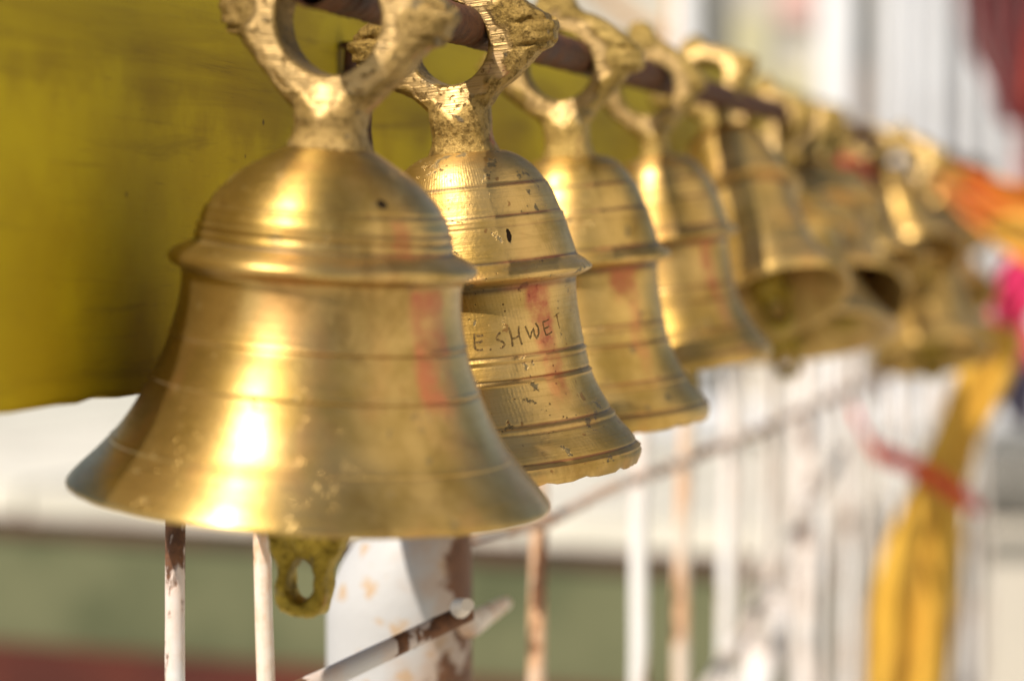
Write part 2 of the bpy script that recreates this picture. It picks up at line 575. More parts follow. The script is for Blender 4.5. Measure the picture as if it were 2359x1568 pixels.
st = P(2335, 1130, 6.2)
rk = rock('stone_block', (st.x, st.y, st.z), (0.17, 0.2, 0.12), flat_mat('dark_stone', (0.12, 0.115, 0.10), (0.18, 0.17, 0.15), 8.0), 2.0)
ped = empty('stone_plinth', (st.x, st.y, 0))
tag(ped, 'pale stone plinth beneath the dark stone on the courtyard', 'plinth')
child_box('shaft', Vector((st.x - 0.22, st.y - 0.2, 0)), Vector((0.44, 0, 0)), Vector((0, 0.4, 0)), Zv * (st.z - 0.10), M_plaster, ped, 0.01)
child_box('cap', Vector((st.x - 0.26, st.y - 0.24, st.z - 0.10)), Vector((0.52, 0, 0)), Vector((0, 0.48, 0)), Zv * 0.035, M_plaster, ped, 0.008)
rk.location.z = st.z - 0.065 + 0.55 * 0.12
tag(rk, 'rough dark grey stone standing on a pale plinth at the right', 'stone')

# ------------------------------------------------------------------ fence: bars, post, rails, braces
fence = empty('metal_fence', (BAR := P(190, 900, Z1)) * 1.0)
fence.location.z = 0
tag(fence, 'white painted rusty iron fence of thin bars under the yellow board', 'fence')
FL = fence.location.copy()


def bar_pt(u, v):
    return P(u, v, Z1 * BAR_K(u))


def add_tube(name, pts, rads, mat, parent, seg=14, wob=0.0, sub=6):
    q, rr = [], []
    for i in range(len(pts) - 1):
        for s in range(sub):
            t = s / sub
            q.append(pts[i].lerp(pts[i + 1], t))
            rr.append(rads[i] * (1 - t) + rads[i + 1] * t)
    q.append(pts[-1])
    rr.append(rads[-1])
    if wob:
        q = [p + noise.noise_vector(p * 9.0) * wob for p in q]
        rr = [r * (1 + 0.06 * noise.noise(p * 60.0)) for r, p in zip(rr, q)]
    vs, fs = tube(q, rr, seg)
    vs = [v - parent.location for v in vs] if parent is not None else vs
    return link(name, mesh(name, vs, fs), mat, parent)


BARS = [(403, 403, 47, M_chip), (602, 613, 42, M_worn), (1242, 1236, 40, M_brown), (1482, 1464, 44, M_white),
        (1578, 1574, 38, M_brown), (1676, 1668, 36, M_white), (1775, 1764, 36, M_pale), (1858, 1846, 50, M_white),
        (1715, 1708, 20, M_pale), (1815, 1806, 22, M_pale), (1895, 1888, 24, M_white), (1932, 1925, 26, M_pale), (1958, 1953, 18, M_white), (1985, 1980, 24, M_pale), (2030, 2026, 24, M_pale), (2072, 2070, 22, M_white), (2108, 2107, 22, M_pale),
        (2142, 2142, 20, M_pale), (2175, 2175, 20, M_worn), (2206, 2206, 18, M_pale), (2235, 2236, 18, M_white), (2262, 2263, 16, M_pale)]
for ut, ub, w, mt in BARS:
    k = BAR_K(ut)
    vt = 523 + (957 - 523) / 2760 * (2760 - ut) - 25
    top = P(ut, vt, Z1 * k)
    mid = P(ub, 1568, Z1 * k)
    low = top + (mid - top) * ((top.z - 0.35) / (top.z - mid.z))
    low = Vector((mid.x, mid.y, 0.30))
    r = w / 2 * U * k
    add_tube('bar', [top, mid, low], [r, r, r], mt, fence, 14, 0.0015 * k, 10)

# stout pipe post with a pinched top
post_k = BAR_K(930)
pm = Mat('post_paint')
x, y, z = pm.xyz()
n1 = pm.noise(70.0, 4.0, 0.6)
n2 = pm.noise(300.0, 4.0, 0.6)
spot = pm.step(pm.math('ADD', pm.vor(120.0), pm.lin(n2, 0.3, 0.7, -0.22, 0.22)), 0.14, 0.40, 1.0, 0.0)
spot = pm.math('MULTIPLY', spot, pm.step(n1, 0.38, 0.48))
cc = pm.mix(pm.math('MULTIPLY', spot, 0.65), (0.42, 0.42, 0.43), (0.42, 0.24, 0.075))
side = pm.step(pm.math('ADD', x, pm.lin(n1, 0.3, 0.7, -0.008, 0.008)), -0.001, 0.014)
cc = pm.mix(pm.math('MULTIPLY', side, 0.7), cc, (0.40, 0.28, 0.20))
chip = pm.step(pm.math('ADD', pm.math('MULTIPLY', x, 20.0), n1), 0.78, 0.88)
cc = pm.mix(chip, cc, pm.mix(n2, (0.05, 0.022, 0.012), (0.22, 0.09, 0.035)))
M_post = pm.out(cc, 0.55, 0.0, pm.bump(pm.math('SUBTRACT', n2, chip), 0.4, 0.0008), 0.35)
prings = []
cx0 = P(920, 1500, Z1 * post_k)
r0 = 168 * U * post_k
vs, fs = [], []
levels = [(2600, 168, 920), (1568, 168, 920), (1420, 168, 920), (1385, 167, 921), (1340, 161, 927), (1290, 149, 938), (1245, 134, 952), (1205, 118, 966), (1180, 95, 980), (1172, 60, 985), (1170, 4, 985)]
seg = 40
for v_, rpx, cu in levels:
    c = P(cu, v_, Z1 * post_k)
    c.y = cx0.y
    if v_ == 2600:
        c = Vector((cx0.x, cx0.y, 0.0))
    for k in range(seg):
        w = 2 * math.pi * k / seg
        vs.append(c + Vector((math.cos(w), math.sin(w), 0)) * rpx * U * post_k)
for i in range(len(levels) - 1):
    for k in range(seg):
        fs.append((i * seg + k, i * seg + (k + 1) % seg, (i + 1) * seg + (k + 1) % seg, (i + 1) * seg + k))
post = link('post', mesh('post', [v - Vector((cx0.x, cx0.y, 1.0)) for v in vs], fs), M_post)
post.parent = fence
post.location = Vector((cx0.x, cx0.y, 1.0)) - FL

# rails
M_grail = chipped_paint('grey_rail_paint', (0.46, 0.42, 0.40), 0.14, 9.0, 0.6, 45.0)
ra = P(1060, 1243, Z1 * BAR_K(1060))
rb = P(1268, 1192, Z1 * BAR_K(1240))
rc = P(1700, 1010, Z1 * BAR_K(1700))
rd = P(2250, 770, Z1 * BAR_K(2250))
add_tube('rail', [ra, rb, rc, rd], [15 * U * 1.5, 14 * U * 1.68, 13 * U * 2.3, 12 * U * 4.0], M_grail, fence, 14, 0.002, 10)
la = P(560, 1645, Z1 * 1.17)
lb = P(760, 1560, Z1 * 1.22)
lc = P(1085, 1408, Z1 * 1.27)
ld = P(1165, 1388, Z1 * 1.50)
add_tube('rail', [la, lb, lc], [27 * U * 1.17, 25 * U * 1.2, 22 * U * 1.27], chipped_paint('flaking_rail_paint', (0.50, 0.48, 0.48), 0.17, 8.0, 0.25, 45.0), fence, 16, 0.001, 12)
add_tube('bolt', [P(1060, 1400, Z1 * 1.26), P(1078, 1392, Z1 * 1.24)], [24 * U * 1.25, 15 * U * 1.25], M_worn, fence, 16, 0.0, 3)
add_tube('hook', [P(1085, 1440, Z1 * 1.38), ld], [30 * U * 1.38, 16 * U * 1.4], M_worn, fence, 12, 0.001, 6)
add_tube('brace', [P(1600, 1660, Z1 * 2.1), P(1745, 1400, Z1 * 2.45), P(1935, 1040, Z1 * 3.0)], [20 * U * 2.1, 17 * U * 2.45, 12 * U * 3.0], M_pale, fence, 14, 0.004, 8)
add_tube('brace', [P(1700, 1700, Z1 * 2.55), P(1745, 1560, Z1 * 2.6), P(1812, 1350, Z1 * 2.8)], [52 * U * 2.55, 50 * U * 2.6, 22 * U * 2.8], M_white, fence, 16, 0.003, 8)

# ------------------------------------------------------------------ the painted board and its nails
def on_board(u, v, off=0.0):
    return P(u, v, Z1 * FEN_K(u)) + NRM * off


z_bot = on_board(0, 957).z
z_top = on_board(1200, 0).z
s0, s1 = on_board(0, 957), on_board(1950, 580)
start = s0 - ROW * 0.014
length = (s1 - start).dot(ROW)
c0 = Vector((start.x, start.y, z_bot)) - NRM * 0.018
bm = bmesh.new()
nx, nz = 90, 26
for side_ in (0, 1):
    pass
bme = box(c0, ROW * length, NRM * 0.018, Zv * (z_top - z_bot), 0.0)
bm.from_mesh(bme)
bmesh.ops.subdivide_edges(bm, edges=[e for e in bm.edges if (e.verts[0].co - e.verts[1].co).length > 0.5], cuts=120)
bmesh.ops.bevel(bm, geom=[e for e in bm.edges if len(e.link_faces) == 2 and e.calc_face_angle(0) > 0.5], offset=0.0014, segments=2, affect='EDGES')
for v in bm.verts:                      # knocked, uneven edges
    q = v.co
    e = min(abs(q.z - z_bot), abs(q.z - z_top))
    if e < 0.004:
        q.z += 0.0011 * noise.fractal(q * 60.0, 0.9, 2.0, 3)
bm.to_mesh(bme)
bm.free()
board = link('wooden_board', bme, M_board)
tag(board, 'long mustard yellow painted wooden board behind the hanging bells', 'board')


nb_ = on_board(776, 228)
nu = Vector((0.0006, 0, 0.0148))
nail = empty('rusty_nail', nb_)
tag(nail, 'rusty brown nail bent upward on the yellow board, seen through the nearest ring', 'nail')
n0 = nb_ + NRM * 0.004
add_tube('shank', [nb_ - NRM * 0.006, nb_ + NRM * 0.001, n0 + Vector((0, 0, 0.003)), n0 + nu], [0.0023, 0.0023, 0.0024, 0.0022], M_rust, nail, 12, 0, 4)
add_tube('head', [n0 + nu - Vector((0, 0, 0.0003)), n0 + nu + Vector((0, 0, 0.0014))], [0.0035, 0.0033], M_rust, nail, 14, 0, 1)

# dark wire hook behind the first neck
wp = [P(848, 205, Z1 * 1.06), P(853, 250, Z1 * 1.06), P(850, 300, Z1 * 1.06), P(855, 345, Z1 * 1.055), P(868, 372, Z1 * 1.05)]

# ------------------------------------------------------------------ twisted rod
rod_p = P(790, -17, Z1)
ROD_R = 54 * U
L0, L1 = -0.022, 1.75
n = 1500
seg = 20
vs, fs = [], []
for i in range(n):
    s = L0 + (L1 - L0) * i / (n - 1)
    c = rod_p + ROW * s
    for k in range(seg):
        w = 2 * math.pi * k / seg
        ph = math.cos(w - s * 2 * math.pi / 0.0052 * 0.5) if False else math.cos(s * 2 * math.pi / 0.0056 + w)
        rr = ROD_R * (0.93 + 0.09 * max(0.0, ph) ** 2 + 0.02 * noise.noise(Vector((s * 120, math.cos(w) * 2, math.sin(w) * 2))))
        vs.append(c + (NRM * math.cos(w) + Zv * math.sin(w)) * rr)
for i in range(n - 1):
    for k in range(seg):
        k2 = (k + 1) % seg
        fs.append((i * seg + k, i * seg + k2, (i + 1) * seg + k2, (i + 1) * seg + k))
rod = link('iron_rod', mesh('iron_rod', vs, fs), M_rust, None, 60)
tag(rod, 'rusty twisted iron rod threaded through the bell rings', 'rod')

# ------------------------------------------------------------------ bell geometry (units: picture pixels at the first bell)
def catmull(pts, step=5.0):
    pts = [np.array(p, float) for p in pts]
    out = []
    for i in range(len(pts) - 1):
        p0 = pts[i - 1] if i > 0 else 2 * pts[0] - pts[1]
        p1, p2 = pts[i], pts[i + 1]
        p3 = pts[i + 2] if i + 2 < len(pts) else 2 * pts[-1] - pts[-2]
        k = max(1, int(np.linalg.norm(p2 - p1) / step))
        for j in range(k):
            t = j / k
            out.append(0.5 * ((2 * p1) + (-p0 + p2) * t + (2 * p0 - 5 * p1 + 4 * p2 - p3) * t * t + (-p0 + 3 * p1 - 3 * p2 + p3) * t ** 3))
    out.append(pts[-1])
    return out


# each profile: smooth runs of (radius, distance below the neck foot), then the grooves
PROFILE_WIDE = dict(
    runs=[[(70, -6), (90, 0), (112, 8), (152, 32), (200, 62), (251, 110), (280, 152), (294, 186), (302, 216)],
          [(302, 216), (303, 226), (316, 234), (338, 245), (356, 258), (360, 268), (356, 279)],
          [(356, 279), (346, 286), (333, 292), (328, 300)],
          [(328, 300), (326, 322), (330, 370), (340, 420), (359, 490), (388, 556), (417, 615), (452, 670), (496, 722), (538, 766), (561, 793), (566, 804), (562, 811)],
          [(562, 811), (548, 813), (520, 800), (470, 735), (420, 660), (380, 590), (345, 510), (318, 420), (305, 330), (290, 230), (250, 140), (180, 70), (60, 30), (2, 26)]],
    grooves=[(140, 4, 3.0, .12), (150, 4, -3.0, .0), (182, 4, 4.0, .25), (190, 4, -3.5, .0), (203, 4, 4.0, .3), (226, 5, 2.0, .9), (440, 5, -3.5, .0), (448, 3, 3.0, .15), (543, 5, -3.0, .0), (550, 3, 3.0, .15), (692, 4, -2.0, .0), (698, 3, 2.0, .15)],
    neck=292, hole=130, total=1104, rim=566)
PROFILE_STEPPED = dict(
    runs=[[(70, -6), (92, 0), (122, 8), (158, 28), (186, 54), (203, 78), (210, 90)],
          [(209, 90), (217, 95), (221, 103), (232, 130), (245, 172)],
          [(245, 172), (250, 178), (254, 192), (264, 236), (276, 285), (280, 300)],
          [(280, 300), (284, 306), (300, 318), (316, 334), (318, 341), (314, 347)],
          [(314, 347), (300, 354), (276, 362), (271, 368)],
          [(271, 368), (268, 395), (267, 431), (271, 501), (277, 556), (285, 610), (298, 656), (317, 702), (346, 757), (379, 802), (398, 834), (404, 850)],
          [(404, 850), (405, 858), (400, 876), (396, 884)],
          [(396, 884), (386, 886), (372, 872), (330, 800), (290, 720), (262, 640), (248, 540), (244, 430), (240, 340), (222, 220), (170, 110), (60, 60), (2, 56)]],
    grooves=[(96, 4, 2.5, .9), (101, 3, -2.0, .2), (178, 4, 3.0, .9), (188, 3, -2.5, .1), (207, 2, 2.5, .5), (300, 6, 1.5, 1.0), (372, 7, 1.0, .9),
             (548, 4, 4.0, .9), (558, 5, -4.0, .1), (568, 3, 2.0, .5), (610, 4, 4.0, .9), (620, 4, -4.0, .1), (730, 4, 4.0, .9), (741, 5, -4.0, .2), (752, 3, 2.0, .5), (826, 4, 4.0, .9), (838, 5, -4.0, .2), (368, 15, 0.001, .85)],
    neck=295, hole=112, total=1165, rim=405)


def body_mesh(name, prof, scale, wobble, seed, rim_chip=0.0, thin=1.0):
    rows = []
    outer_last = len(prof['runs']) - 1
    for ri, run in enumerate(prof['runs']):
        pts = catmull(run, 3.2 if ri < outer_last else 14.0)
        for i, p in enumerate(pts):
            if rows and i == 0:
                continue
            r, s = float(p[0]), float(p[1])
            g = 0.0
            if ri < outer_last:
                for gs, gw, gd, gc in prof['grooves']:
                    q = math.exp(-((s - gs) / gw) ** 2 * 1.6)
                    r -= gd * q
                    g = max(g, gc * q if gd > 0 else gc * q)
            else:
                g = 0.25
            rows.append((r * thin if s > 40 else r, s, g))
    seg = 160
    vs, gr = [], []
    for r, s, g in rows:
        for k in range(seg):
            w = 2 * math.pi * k / seg
            d = Vector((math.sin(w), -math.cos(w), s / 260.0))
            rr = r * (1 + wobble * noise.fractal(d * 1.3 + Vector((seed, seed, 0)), 0.9, 2.0, 3))
            ss = s
            if rim_chip and s > prof['total'] - prof['neck'] - 34:
                f = (s - (prof['total'] - prof['neck'] - 34)) / 34
                ss -= rim_chip * f * max(0.0, noise.fractal(Vector((math.sin(w) * 5, math.cos(w) * 5, seed)), 0.7, 2.2, 4))
            vs.append((rr * math.sin(w) * U * scale, -rr * math.cos(w) * U * scale, -(prof['neck'] + ss) * U * scale))
            gr.append(g)
    fs = []
    for i in range(len(rows) - 1):
        for k in range(seg):
            k2 = (k + 1) % seg
            fs.append((i * seg + k, (i + 1) * seg + k, (i + 1) * seg + k2, i * seg + k2))
    me = mesh(name, vs, fs)
    a = me.attributes.new('grime', 'FLOAT', 'POINT')
    a.data.foreach_set('value', gr)
    return me


HALF = [(0.66, -1.70), (0.92, -1.38), (1.24, -1.06), (1.52, -0.74), (1.68, -0.52), (1.74, -0.40), (1.96, -0.34), (2.10, -0.18),
        (2.08, 0.02), (2.16, 0.14), (2.10, 0.34), (1.92, 0.50), (1.70, 0.74), (1.46, 1.04), (1.20, 1.30), (0.92, 1.50), (0.66, 1.66), (0.56, 1.86), (0.46, 2.12), (0.26, 2.34), (0.0, 2.42)]


def voxel(me, size, smooth=2):
    o = bpy.data.objects.new('remesh', me)
    col.objects.link(o)
    r = o.modifiers.new('r', 'REMESH')
    r.mode = 'VOXEL'
    r.voxel_size = size
    s = o.modifiers.new('s', 'SMOOTH')
    s.iterations = smooth
    s.factor = 0.5
    dg = bpy.context.evaluated_depsgraph_get()
    new = bpy.data.meshes.new_from_object(o.evaluated_get(dg))
    bpy.data.objects.remove(o)
    return new


def hanger_mesh(name, hole, neck_s, neck_r, seed, vox, half_t=0.52, lobe=1.0, knob=1.0):
    """Cast ring with side lobes and top knob on a stubby neck. Local units px."""
    outer = catmull([(x * (1 + (lobe - 1) * min(1.0, max(0.0, (x - 0.9) / 0.9))), z if z < 1.5 else 1.5 + (z - 1.5) * knob) for x, z in HALF], 0.09)
    outer = outer + [np.array([-p[0], p[1]]) for p in reversed(outer[:-1])]
    bm = bmesh.new()
    T = half_t * hole
    rings = []
    N = len(outer)
    # cross-section stations: inner wall, front bevels, outer wall ... a closed loop
    for i, (ox, oz) in enumerate(outer):
        a = math.atan2(oz, ox)
        ix, iz = math.cos(a), math.sin(a)
        wob = 1 + 0.05 * noise.noise(Vector((ox * 2 + seed, oz * 2, 0)))
        st = []
        for f, t in ((0.0, 0.80), (0.06, 1.0), (0.55, 1.0), (0.82, 0.86), (1.0, 0.50), (1.0, -0.50), (0.82, -0.86), (0.55, -1.0), (0.06, -1.0), (0.0, -0.80)):
            px = (ix * (1 - f) + ox * wob * f) * hole
            pz = (iz * (1 - f) + oz * wob * f) * hole
            st.append(bm.verts.new((px, t * T, pz)))
        rings.append(st)
    # the outline starts and ends at the neck: close the ring through the bottom
    bott = []
    for q in range(1, 8):
        t = q / 8
        ox, oz = -0.66 + 1.32 * t, -1.70 - 0.10 * math.sin(math.pi * t)
        a = math.atan2(oz, ox)
        ix, iz = math.cos(a), math.sin(a)
        st = []
        for f, tt in ((0.0, 0.80), (0.06, 1.0), (0.55, 1.0), (0.82, 0.95), (1.0, 0.8), (1.0, -0.8), (0.82, -0.95), (0.55, -1.0), (0.06, -1.0), (0.0, -0.80)):
            st.append(bm.verts.new(((ix * (1 - f) + ox * f) * hole, tt * T, (iz * (1 - f) + oz * f) * hole)))
        bott.append(st)
    rings += bott
    M = len(rings)
    for i in range(M):
        a, b = rings[i], rings[(i + 1) % M]
        for k in range(10):
            k2 = (k + 1) % 10
            bm.faces.new((a[k], a[k2], b[k2], b[k]))
    # neck
    seg = 28
    prev = None
    zs = [(-1.02 * hole, 0.72), (-1.25 * hole, 0.86), (-1.5 * hole, 0.97), (-1.75 * hole, 0.97), (-(neck_s - 46), 0.93), (-(neck_s - 26), 0.97), (-(neck_s - 10), 1.06), (-(neck_s + 4), 1.12), (-(neck_s + 10), 0.6)]
    for z_, f in zs:
        cur = []
        for k in range(seg):
            w = 2 * math.pi * k / seg
            sq = 1.0 / max(abs(math.cos(w)), abs(math.sin(w))) ** 0.30
            rr = neck_r * f * sq * 0.95
            cur.append(bm.verts.new((rr * math.sin(w), -rr * math.cos(w) * (0.92 if z_ > -1.6 * hole else 1.0), z_)))
        if prev is None:
            bm.faces.new(cur)
        else:
            for k in range(seg):
                bm.faces.new((prev[k], prev[(k + 1) % seg], cur[(k + 1) % seg], cur[k]))
        prev = cur
    bm.faces.new(list(reversed(prev)))
    bmesh.ops.recalc_face_normals(bm, faces=bm.faces)
    me = bpy.data.meshes.new(name)
    bm.to_mesh(me)
    bm.free()
    me.transform(Matrix.Scale(0.01, 4))
    new = voxel(me, vox * 0.01, 2)
    new.transform(Matrix.Scale(100.0, 4))
    n = len(new.vertices)
    co = np.empty(n * 3)
    no = np.empty(n * 3)
    new.vertices.foreach_get('co', co)
    new.vertices.foreach_get('normal', no)
    co = co.reshape(-1, 3)
    no = no.reshape(-1, 3)
    filed = np.zeros(n)
    for i in range(n):
        x, y, z = co[i]
        rad = math.hypot(x, z) / hole
        fl = 1.0 if (no[i][1] < -0.86 and z > -2.1 * hole) else 0.0
        q = Vector((x, y, z)) / hole
        side = max(0.0, (abs(x) / hole - 1.5) / 0.4)
        edge = noise.noise(q * 2.2 + Vector((seed, 0, 0)))
        fl *= min(1.0, max(0.0, (1.55 + 0.35 * edge - rad) * 6)) if z > -1.3 * hole else min(1.0, max(0.0, (0.55 - 0.9 * (-z / hole - 1.3) - abs(x) / hole + 0.2 * edge) * 6))
        filed[i] = fl
        amp = (1 - fl) * (0.008 + 0.009 * min(side, 1.0)) * hole
        d = noise.fractal(q * 5.5 + Vector((seed * 3, 1, 2)), 0.75, 2.1, 5)
        # casting crevices across the side lobes
        if side > 0 and no[i][1] < 0.5:
            cz = z / hole
            d -= 6.5 * min(side, 1.0) * (math.exp(-((cz - 0.36 + 0.1 * edge) / 0.07) ** 2) + 0.9 * math.exp(-((cz + 0.24 + 0.1 * edge) / 0.06) ** 2))
        co[i] += no[i] * amp * d
    new.vertices.foreach_set('co', co.reshape(-1))
    at = new.attributes.new('filed', 'FLOAT', 'POINT')
    at.data.foreach_set('value', filed)
    new.update()
    return new


def clapper_mesh(name, zrim, top, seed, vox):
    """Flat cast tongue with an eye, on a stem that goes up into the bell. zrim is the rim height (px, negative)."""
    bm = bmesh.new()
    cz = zrim - 108
    out = [(98, 110), (86, 70), (68, 38), (62, 5), (63, -35), (55, -68), (34, -86), (0, -92)]
    pts = catmull(out, 8)
    loop = [(p[0], p[1]) for p in pts] + [(-p[0], p[1]) for p in reversed(pts[:-1])]
    T = 42
    rings = []
    for ox, oz in loop:
        a = math.atan2(oz / 52.0, ox / 36.0)
        ix, iz = 34 * math.cos(a), 50 * math.sin(a) - 2
        st = []
        for f, t in ((0.0, 0.7), (0.15, 1.0), (0.75, 1.0), (1.0, 0.7), (1.0, -0.7), (0.75, -1.0), (0.15, -1.0), (0.0, -0.7)):
            st.append(bm.verts.new((ix * (1 - f) + ox * f, t * T, cz + iz * (1 - f) + oz * f)))
        rings.append(st)
    top_pts = []
    for q in range(1, 8):
        t = q / 8
        ox, oz = -98 + 196 * t, 112
        a = math.atan2(oz / 52.0, ox / 36.0)
        ix, iz = 34 * math.cos(a), 50 * math.sin(a) - 2
        st = []
        for f, tt in ((0.0, 0.7), (0.15, 1.0), (0.75, 1.0), (1.0, 0.9), (1.0, -0.9), (0.75, -1.0), (0.15, -1.0), (0.0, -0.7)):
            st.append(bm.verts.new((ix * (1 - f) + ox * f, tt * T, cz + iz * (1 - f) + oz * f)))
        top_pts.append(st)
    rings += top_pts
    M = len(rings)
    for i in range(M):
        a, b = rings[i], rings[(i + 1) % M]
        for k in range(8):
            bm.faces.new((a[k], a[(k + 1) % 8], b[(k + 1) % 8], b[k]))
    prev = None
    for z_, r in ((cz + 70, 60), (cz + 130, 86), (cz + 190, 84), (cz + 240, 50), (cz + 300, 24), (top, 20)):
        cur = [bm.verts.new((r * math.cos(2 * math.pi * k / 16), r * math.sin(2 * math.pi * k / 16), z_)) for k in range(16)]
        if prev is None:
            bm.faces.new(cur)
        else:
            for k in range(16):
                bm.faces.new((prev[k], prev[(k + 1) % 16], cur[(k + 1) % 16], cur[k]))
        prev = cur
    bm.faces.new(list(reversed(prev)))
    bmesh.ops.recalc_face_normals(bm, faces=bm.faces)
    me = bpy.data.meshes.new(name)
    bm.to_mesh(me)
    bm.free()
    me.transform(Matrix.Scale(0.01, 4))
    new = voxel(me, vox * 0.01, 2)
    new.transform(Matrix.Scale(100.0, 4))
    for v in new.vertices:
        v.co += v.normal * 5.0 * noise.fractal(v.co * 0.03 + Vector((seed, 0, 0)), 0.8, 2.0, 4)
    new.update()
    return new


def bell_matrix(hu, hv, k, phi, psi, yaw):
    M = Matrix.Rotation(R(-phi), 4, 'Y') @ Matrix.Rotation(R(-psi), 4, 'X') @ Matrix.Rotation(-ROW_ANG + R(yaw), 4, 'Z')
    M.translation = P(hu, hv, Z1 * k)
    return M


BELL_GROUP = 'brass bells hung along the rod'


def make_bell(label, prof, hu, hv, k, phi, psi, yaw, scale, mat_body, mat_cast, seed, vox=6.0, wobble=0.006, chip=6.0, thin=1.0, clap=None, neck_r=84, hole=None, bodym=None, hang=None, lobe=1.0, knob=1.0):
    e = empty('temple_bell', None, bell_matrix(hu, hv, k, phi, psi, yaw))
    tag(e, label, 'bell', BELL_GROUP)
    bme = bodym or body_mesh('bell_body', prof, scale, wobble, seed, chip, thin)
    body = link('bell_body', bme, mat_body if bodym is None else None, e, 50)
    if hang is None:
        hang = hanger_mesh('hanging_ring', hole or prof['hole'], prof['neck'], neck_r, seed, vox, lobe=lobe, knob=knob)
        hang.transform(Matrix.Scale(U * scale, 4))
        h = link('hanging_ring', hang, mat_cast, e, 60)
    else:
        h = link('hanging_ring', hang, None, e, 60)
    drop, cm = clap
    if isinstance(cm, bpy.types.Mesh):
        c = link('clapper', cm, None, e, 60)
    else:
        cme = clapper_mesh('clapper', -(prof['total']) - drop, -(prof['neck'] + 60), seed, vox * 1.2)
        cme.transform(Matrix.Scale(U * scale, 4))
        c = link('clapper', cme, cm, e, 60)
    return e, body, h, c


BASE = (0.62, 0.43, 0.19)
zz = lambda prof, s, sc_: -(prof['neck'] + s) * U * sc_
W, S = PROFILE_WIDE, PROFILE_STEPPED
mb1 = brass_body('brass_polished', 1.0, [(1.18, 0.20, zz(W, 300, 1), zz(W, 560, 1), 0.75), (1.00, 0.10, zz(W, 150, 1), zz(W, 225, 1), 0.5)], (0.56, 0.375, 0.135), 0.50, 0.35, 0.0, 0.62, pits=[(0.86, zz(W, 112, 1), 0.055, 0.0012)])
mb2 = brass_body('brass_pitted', 2.75, [(0.94, 0.17, zz(S, 372, 1), zz(S, 548, 1), 0.95), (1.0, 0.13, zz(S, 548, 1), zz(S, 660, 1), 0.55)], (0.63, 0.415, 0.15), 0.9, 0.40, 0.05, 0.5, pits=[(0.66, zz(S, 232, 1), 0.028, 0.0022)])
mb3 = brass_body('brass_golden', 3.0, [(0.78, 0.22, zz(S, 372, .98), zz(S, 470, .98), 0.75), (0.85, 0.10, zz(S, 470, .98), zz(S, 700, .98), 0.4)], (0.66, 0.435, 0.145), 0.7, 0.41, 0.04, 0.5)
mb4 = brass_body('brass_satin', 4.0, [(0.80, 0.12, zz(S, 372, .86), zz(S, 560, .86), 0.8), (0.84, 0.07, zz(S, 560, .86), zz(S, 720, .86), 0.5)], (0.66, 0.435, 0.16), 0.5, 0.40, 0.0, 0.6)
mb5 = brass_body('brass_bright', 5.0, [(0.85, 0.05, zz(S, 300, .8), zz(S, 340, .8), 0.4)], (0.68, 0.45, 0.155), 0.4, 0.40, 0.0, 0.55)
mc1 = brass_cast('cast_brass_dull', 1.0, (0.44, 0.30, 0.115), 0.75)
mc2 = brass_cast('cast_brass_rough', 2.0, (0.46, 0.31, 0.105), 0.9)
mc3 = brass_cast('cast_brass_golden', 3.0, (0.50, 0.35, 0.115), 0.7)
mcl = brass_cast('cast_brass_green', 6.0, (0.50, 0.36, 0.06), 0.6, False)

make_bell('widest bell, smooth flared brass with a looped clapper, nearest on the rod', W, 776, 48, 1.0, 3.7 * -1, -3.0, 0, 1.0, mb1, mc1, 1.3, 5.0, 0.003, 3.0, clap=(92, mcl), neck_r=93, lobe=1.04, hole=126, knob=0.72)
bell2 = make_bell('pitted brass bell with stepped rings and punched letters ESHWE', S, 1044, 102, 1.18, 5.7, -1.0, 0, 1.0, mb2, mc2, 2.6, 3.6, 0.006, 14.0, clap=(-120, mcl), neck_r=92, lobe=1.24)
bell3 = make_bell('golden stepped brass bell just behind the bell with punched letters', S, 1293, 153, 1.385, 4.8, -1.0, 4, 0.98, mb3, mc3, 3.9, 5.5, 0.006, 8.0, 0.97, clap=(-120, mcl), neck_r=83, hole=112, lobe=1.14)
bell4 = make_bell('small satin brass bell with a thin vertical red streak, fourth along the rod', S, 1492, 203, 1.57, 7.0, 0.0, 6, 0.86, mb4, mc3, 5.2, 7.0, 0.004, 6.0, 0.96, clap=(-30, mcl), neck_r=66, hole=116)

